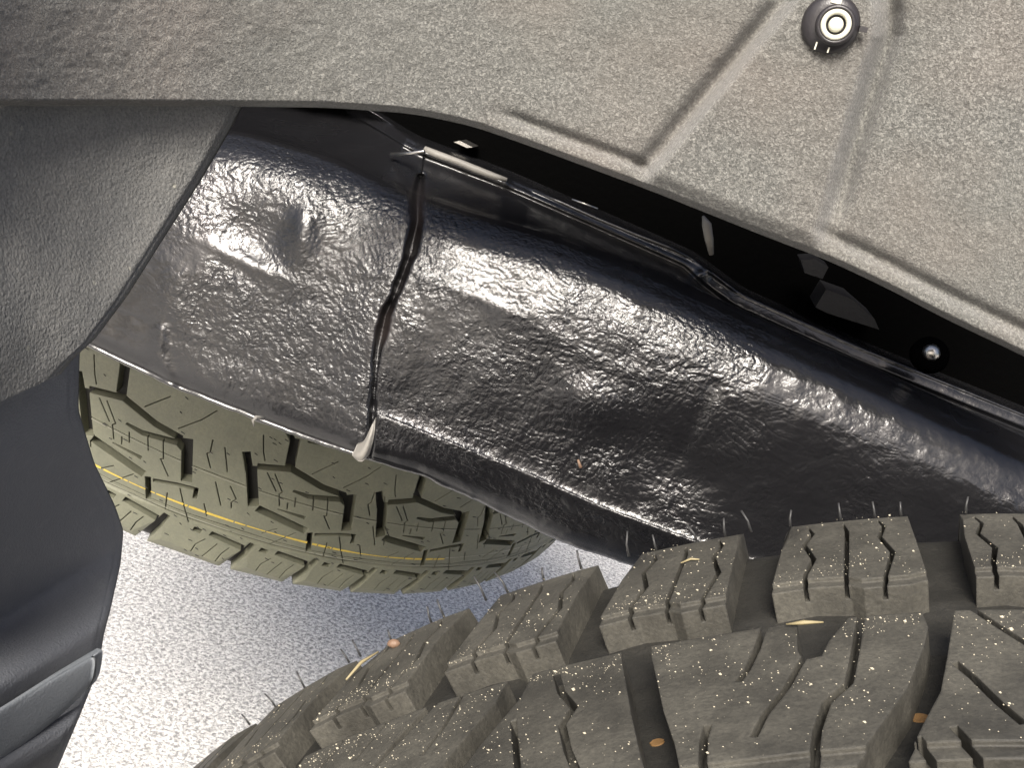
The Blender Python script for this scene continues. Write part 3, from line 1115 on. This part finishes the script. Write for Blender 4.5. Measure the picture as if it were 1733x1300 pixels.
# push clip on the rib
cp = at(1406, 40, .4165)
Mc = frame_at(cp, (-.05, -1, -.03))
clip = empty('push_clip', tuple(cp))
tag(clip, 'round black push-in clip with pale centre pin at the top of the liner rib', 'clip')
vs, fs = lathe([(.0001, .0022), (.0060, .0024), (.0086, .0016), (.0100, .0002), (.0101, -.0030)], 40)
mk('flange', xf(vs, Mc), fs, M['black_plastic'], clip, smooth=True)
off = Matrix.Translation((.0016, 0, 0))
vs, fs = lathe([(.0070, .0018), (.0068, .0046), (.0060, .0052), (.0054, .0050), (.0054, .002)], 40)
mk('collar', xf(vs, Mc @ off), fs, M['black_plastic'], clip, smooth=True)
vs, fs = lathe([(.0053, .0030), (.0052, .0050), (.0046, .0055), (.0037, .0053), (.0034, .0045), (.0034, .003)], 40)
mk('pin_ring', xf(vs, Mc @ off), fs, M['pale_plastic'], clip, smooth=True)
vs, fs = lathe([(.0001, .0056), (.0019, .0055), (.0025, .0049), (.0026, .003)], 32)
mk('pin_head', xf(vs, Mc @ off), fs, M['pale_plastic'], clip, smooth=True)
vs, fs = box((.0112, .001, .0008), (.0028, .0018, .0022), Mc)
mk('nub', vs, fs, M['black_plastic'], clip)
for bx_, bz, w, h in [(-.0008, .0082, .0036, .0030), (-.0026, -.0083, .0005, .0026), (.0020, -.0086, .0005, .0018)]:
    vs, fs = box((bx_, bz, .0018), (w, h, .0016), Mc)
    mk('locking_tab', vs, fs, M['pale_plastic'], clip)

# ------------------------------------------------------------------ rear liner panel and splash guard (left)
# right-hand outline of the smooth panel, then of the guard below it
def side_panel(name, outline, left, yfun, mat, parent, label_rows=200, ncol=120, disp=None, smooth=True, thick=.004):
    o = np.array(outline, float)
    d = np.concatenate([[0], np.cumsum(np.hypot(*np.diff(o, axis=0).T))])
    q = np.linspace(0, d[-1], label_rows)
    ox, oy = smooth1(np.interp(q, d, o[:, 0]), 9), smooth1(np.interp(q, d, o[:, 1]), 9)
    lx = np.full_like(ox, left)
    ly = oy + np.interp(q, d, [p[2] for p in outline])
    f = np.linspace(0, 1, ncol)[None, :]
    X = ox[:, None] * (1 - f) + lx[:, None] * f
    Yp = oy[:, None] * (1 - f) + ly[:, None] * f
    Z = yfun(X, Yp, ox[:, None] - X)
    if disp is not None: Z = Z + disp(X, Yp)
    P = atv(X, Yp, Z)
    back = P[:, ::-1] + np.array([0, thick, 0])
    full = np.concatenate([back, P], 1)
    nn = full.shape[1]
    fs = list(map(tuple, grid_faces(full.shape[0], nn)))
    return mk(name, full.reshape(-1, 3), fs, mat, parent, smooth=smooth)


rear = empty('rear_liner', tuple(at(150, 400, .37)))
tag(rear, 'smooth dark grey moulded plastic panel at the left, directly below the felt liner', 'liner')


def y_rear(X, Yp, d):
    return base_y(X) + .010 - .022 * sstep(250, 640, Yp) + .004 * np.exp(-(d / 6) ** 2)


side_panel('panel', [(408, 160, 0), (402, 182, 0), (385, 215, 20), (330, 310, 60), (265, 410, 100), (205, 505, 140), (150, 578, 170), (112, 612, 160), (90, 640, 130)], -190,
           y_rear, M['moulded'], rear, disp=lambda X, Yp: .0003 * vn(X, Yp, 60, 11) + .00008 * vn(X, Yp, 20, 12))
guard = empty('splash_guard', tuple(at(60, 900, .36)))
tag(guard, 'blue-black plastic splash guard hanging at the lower left edge with a ridged foot', 'splash guard')


def y_guard(X, Yp, d):
    # three soft facets: upper face, lower face turned up to the light, foot ridge
    ln = Yp + .62 * (X - 190)          # lines of equal height slope up to the right
    y = .345 - .15 * np.clip((200 - X) / 500, 0, 1.3)
    y = y + .034 * sstep(640, 920, ln) - .034 * sstep(925, 1060, ln)
    y = y + .010 * np.exp(-((ln - 1112) / 16) ** 2) * 1.0 - .022 * sstep(1112, 1195, ln) + .03 * sstep(1200, 1300, ln)
    return y + .002 * np.exp(-(d / 5) ** 2)


side_panel('panel', [(150, 560, 60), (124, 598, 60), (122, 700, 60), (150, 790, 90), (186, 862, 100), (201, 905, 110), (196, 960, 115), (178, 1040, 118), (166, 1085, 118),
                     (161, 1120, 118), (150, 1160, 118), (128, 1215, 118), (108, 1262, 118), (88, 1310, 118), (50, 1420, 118)], -190,
           y_guard, M['guard'], guard, label_rows=260)

M['foot'] = plain('lit_ridge_plastic', (.17, .185, .20), .6, 0, 1100, .0003)  # paler version of the guard plastic; light on the ridge is in the colour


def yf(px): return .338 - .15 * (200 - px) / 500 - .012


sheet('foot_strip', [[(x, y0, yf(x) + .003) for x, y0 in ((-90, 1258), (0, 1203), (80, 1152), (152, 1109))],
                     [(x, y0, yf(x)) for x, y0 in ((-90, 1272), (0, 1215), (80, 1163), (161, 1116))],
                     [(x, y0, yf(x)) for x, y0 in ((-90, 1335), (0, 1278), (80, 1220), (157, 1148))],
                     [(x, y0, yf(x) + .004) for x, y0 in ((-90, 1350), (0, 1292), (80, 1232), (150, 1166))]], M['foot'], guard, thick=.005, n=22)
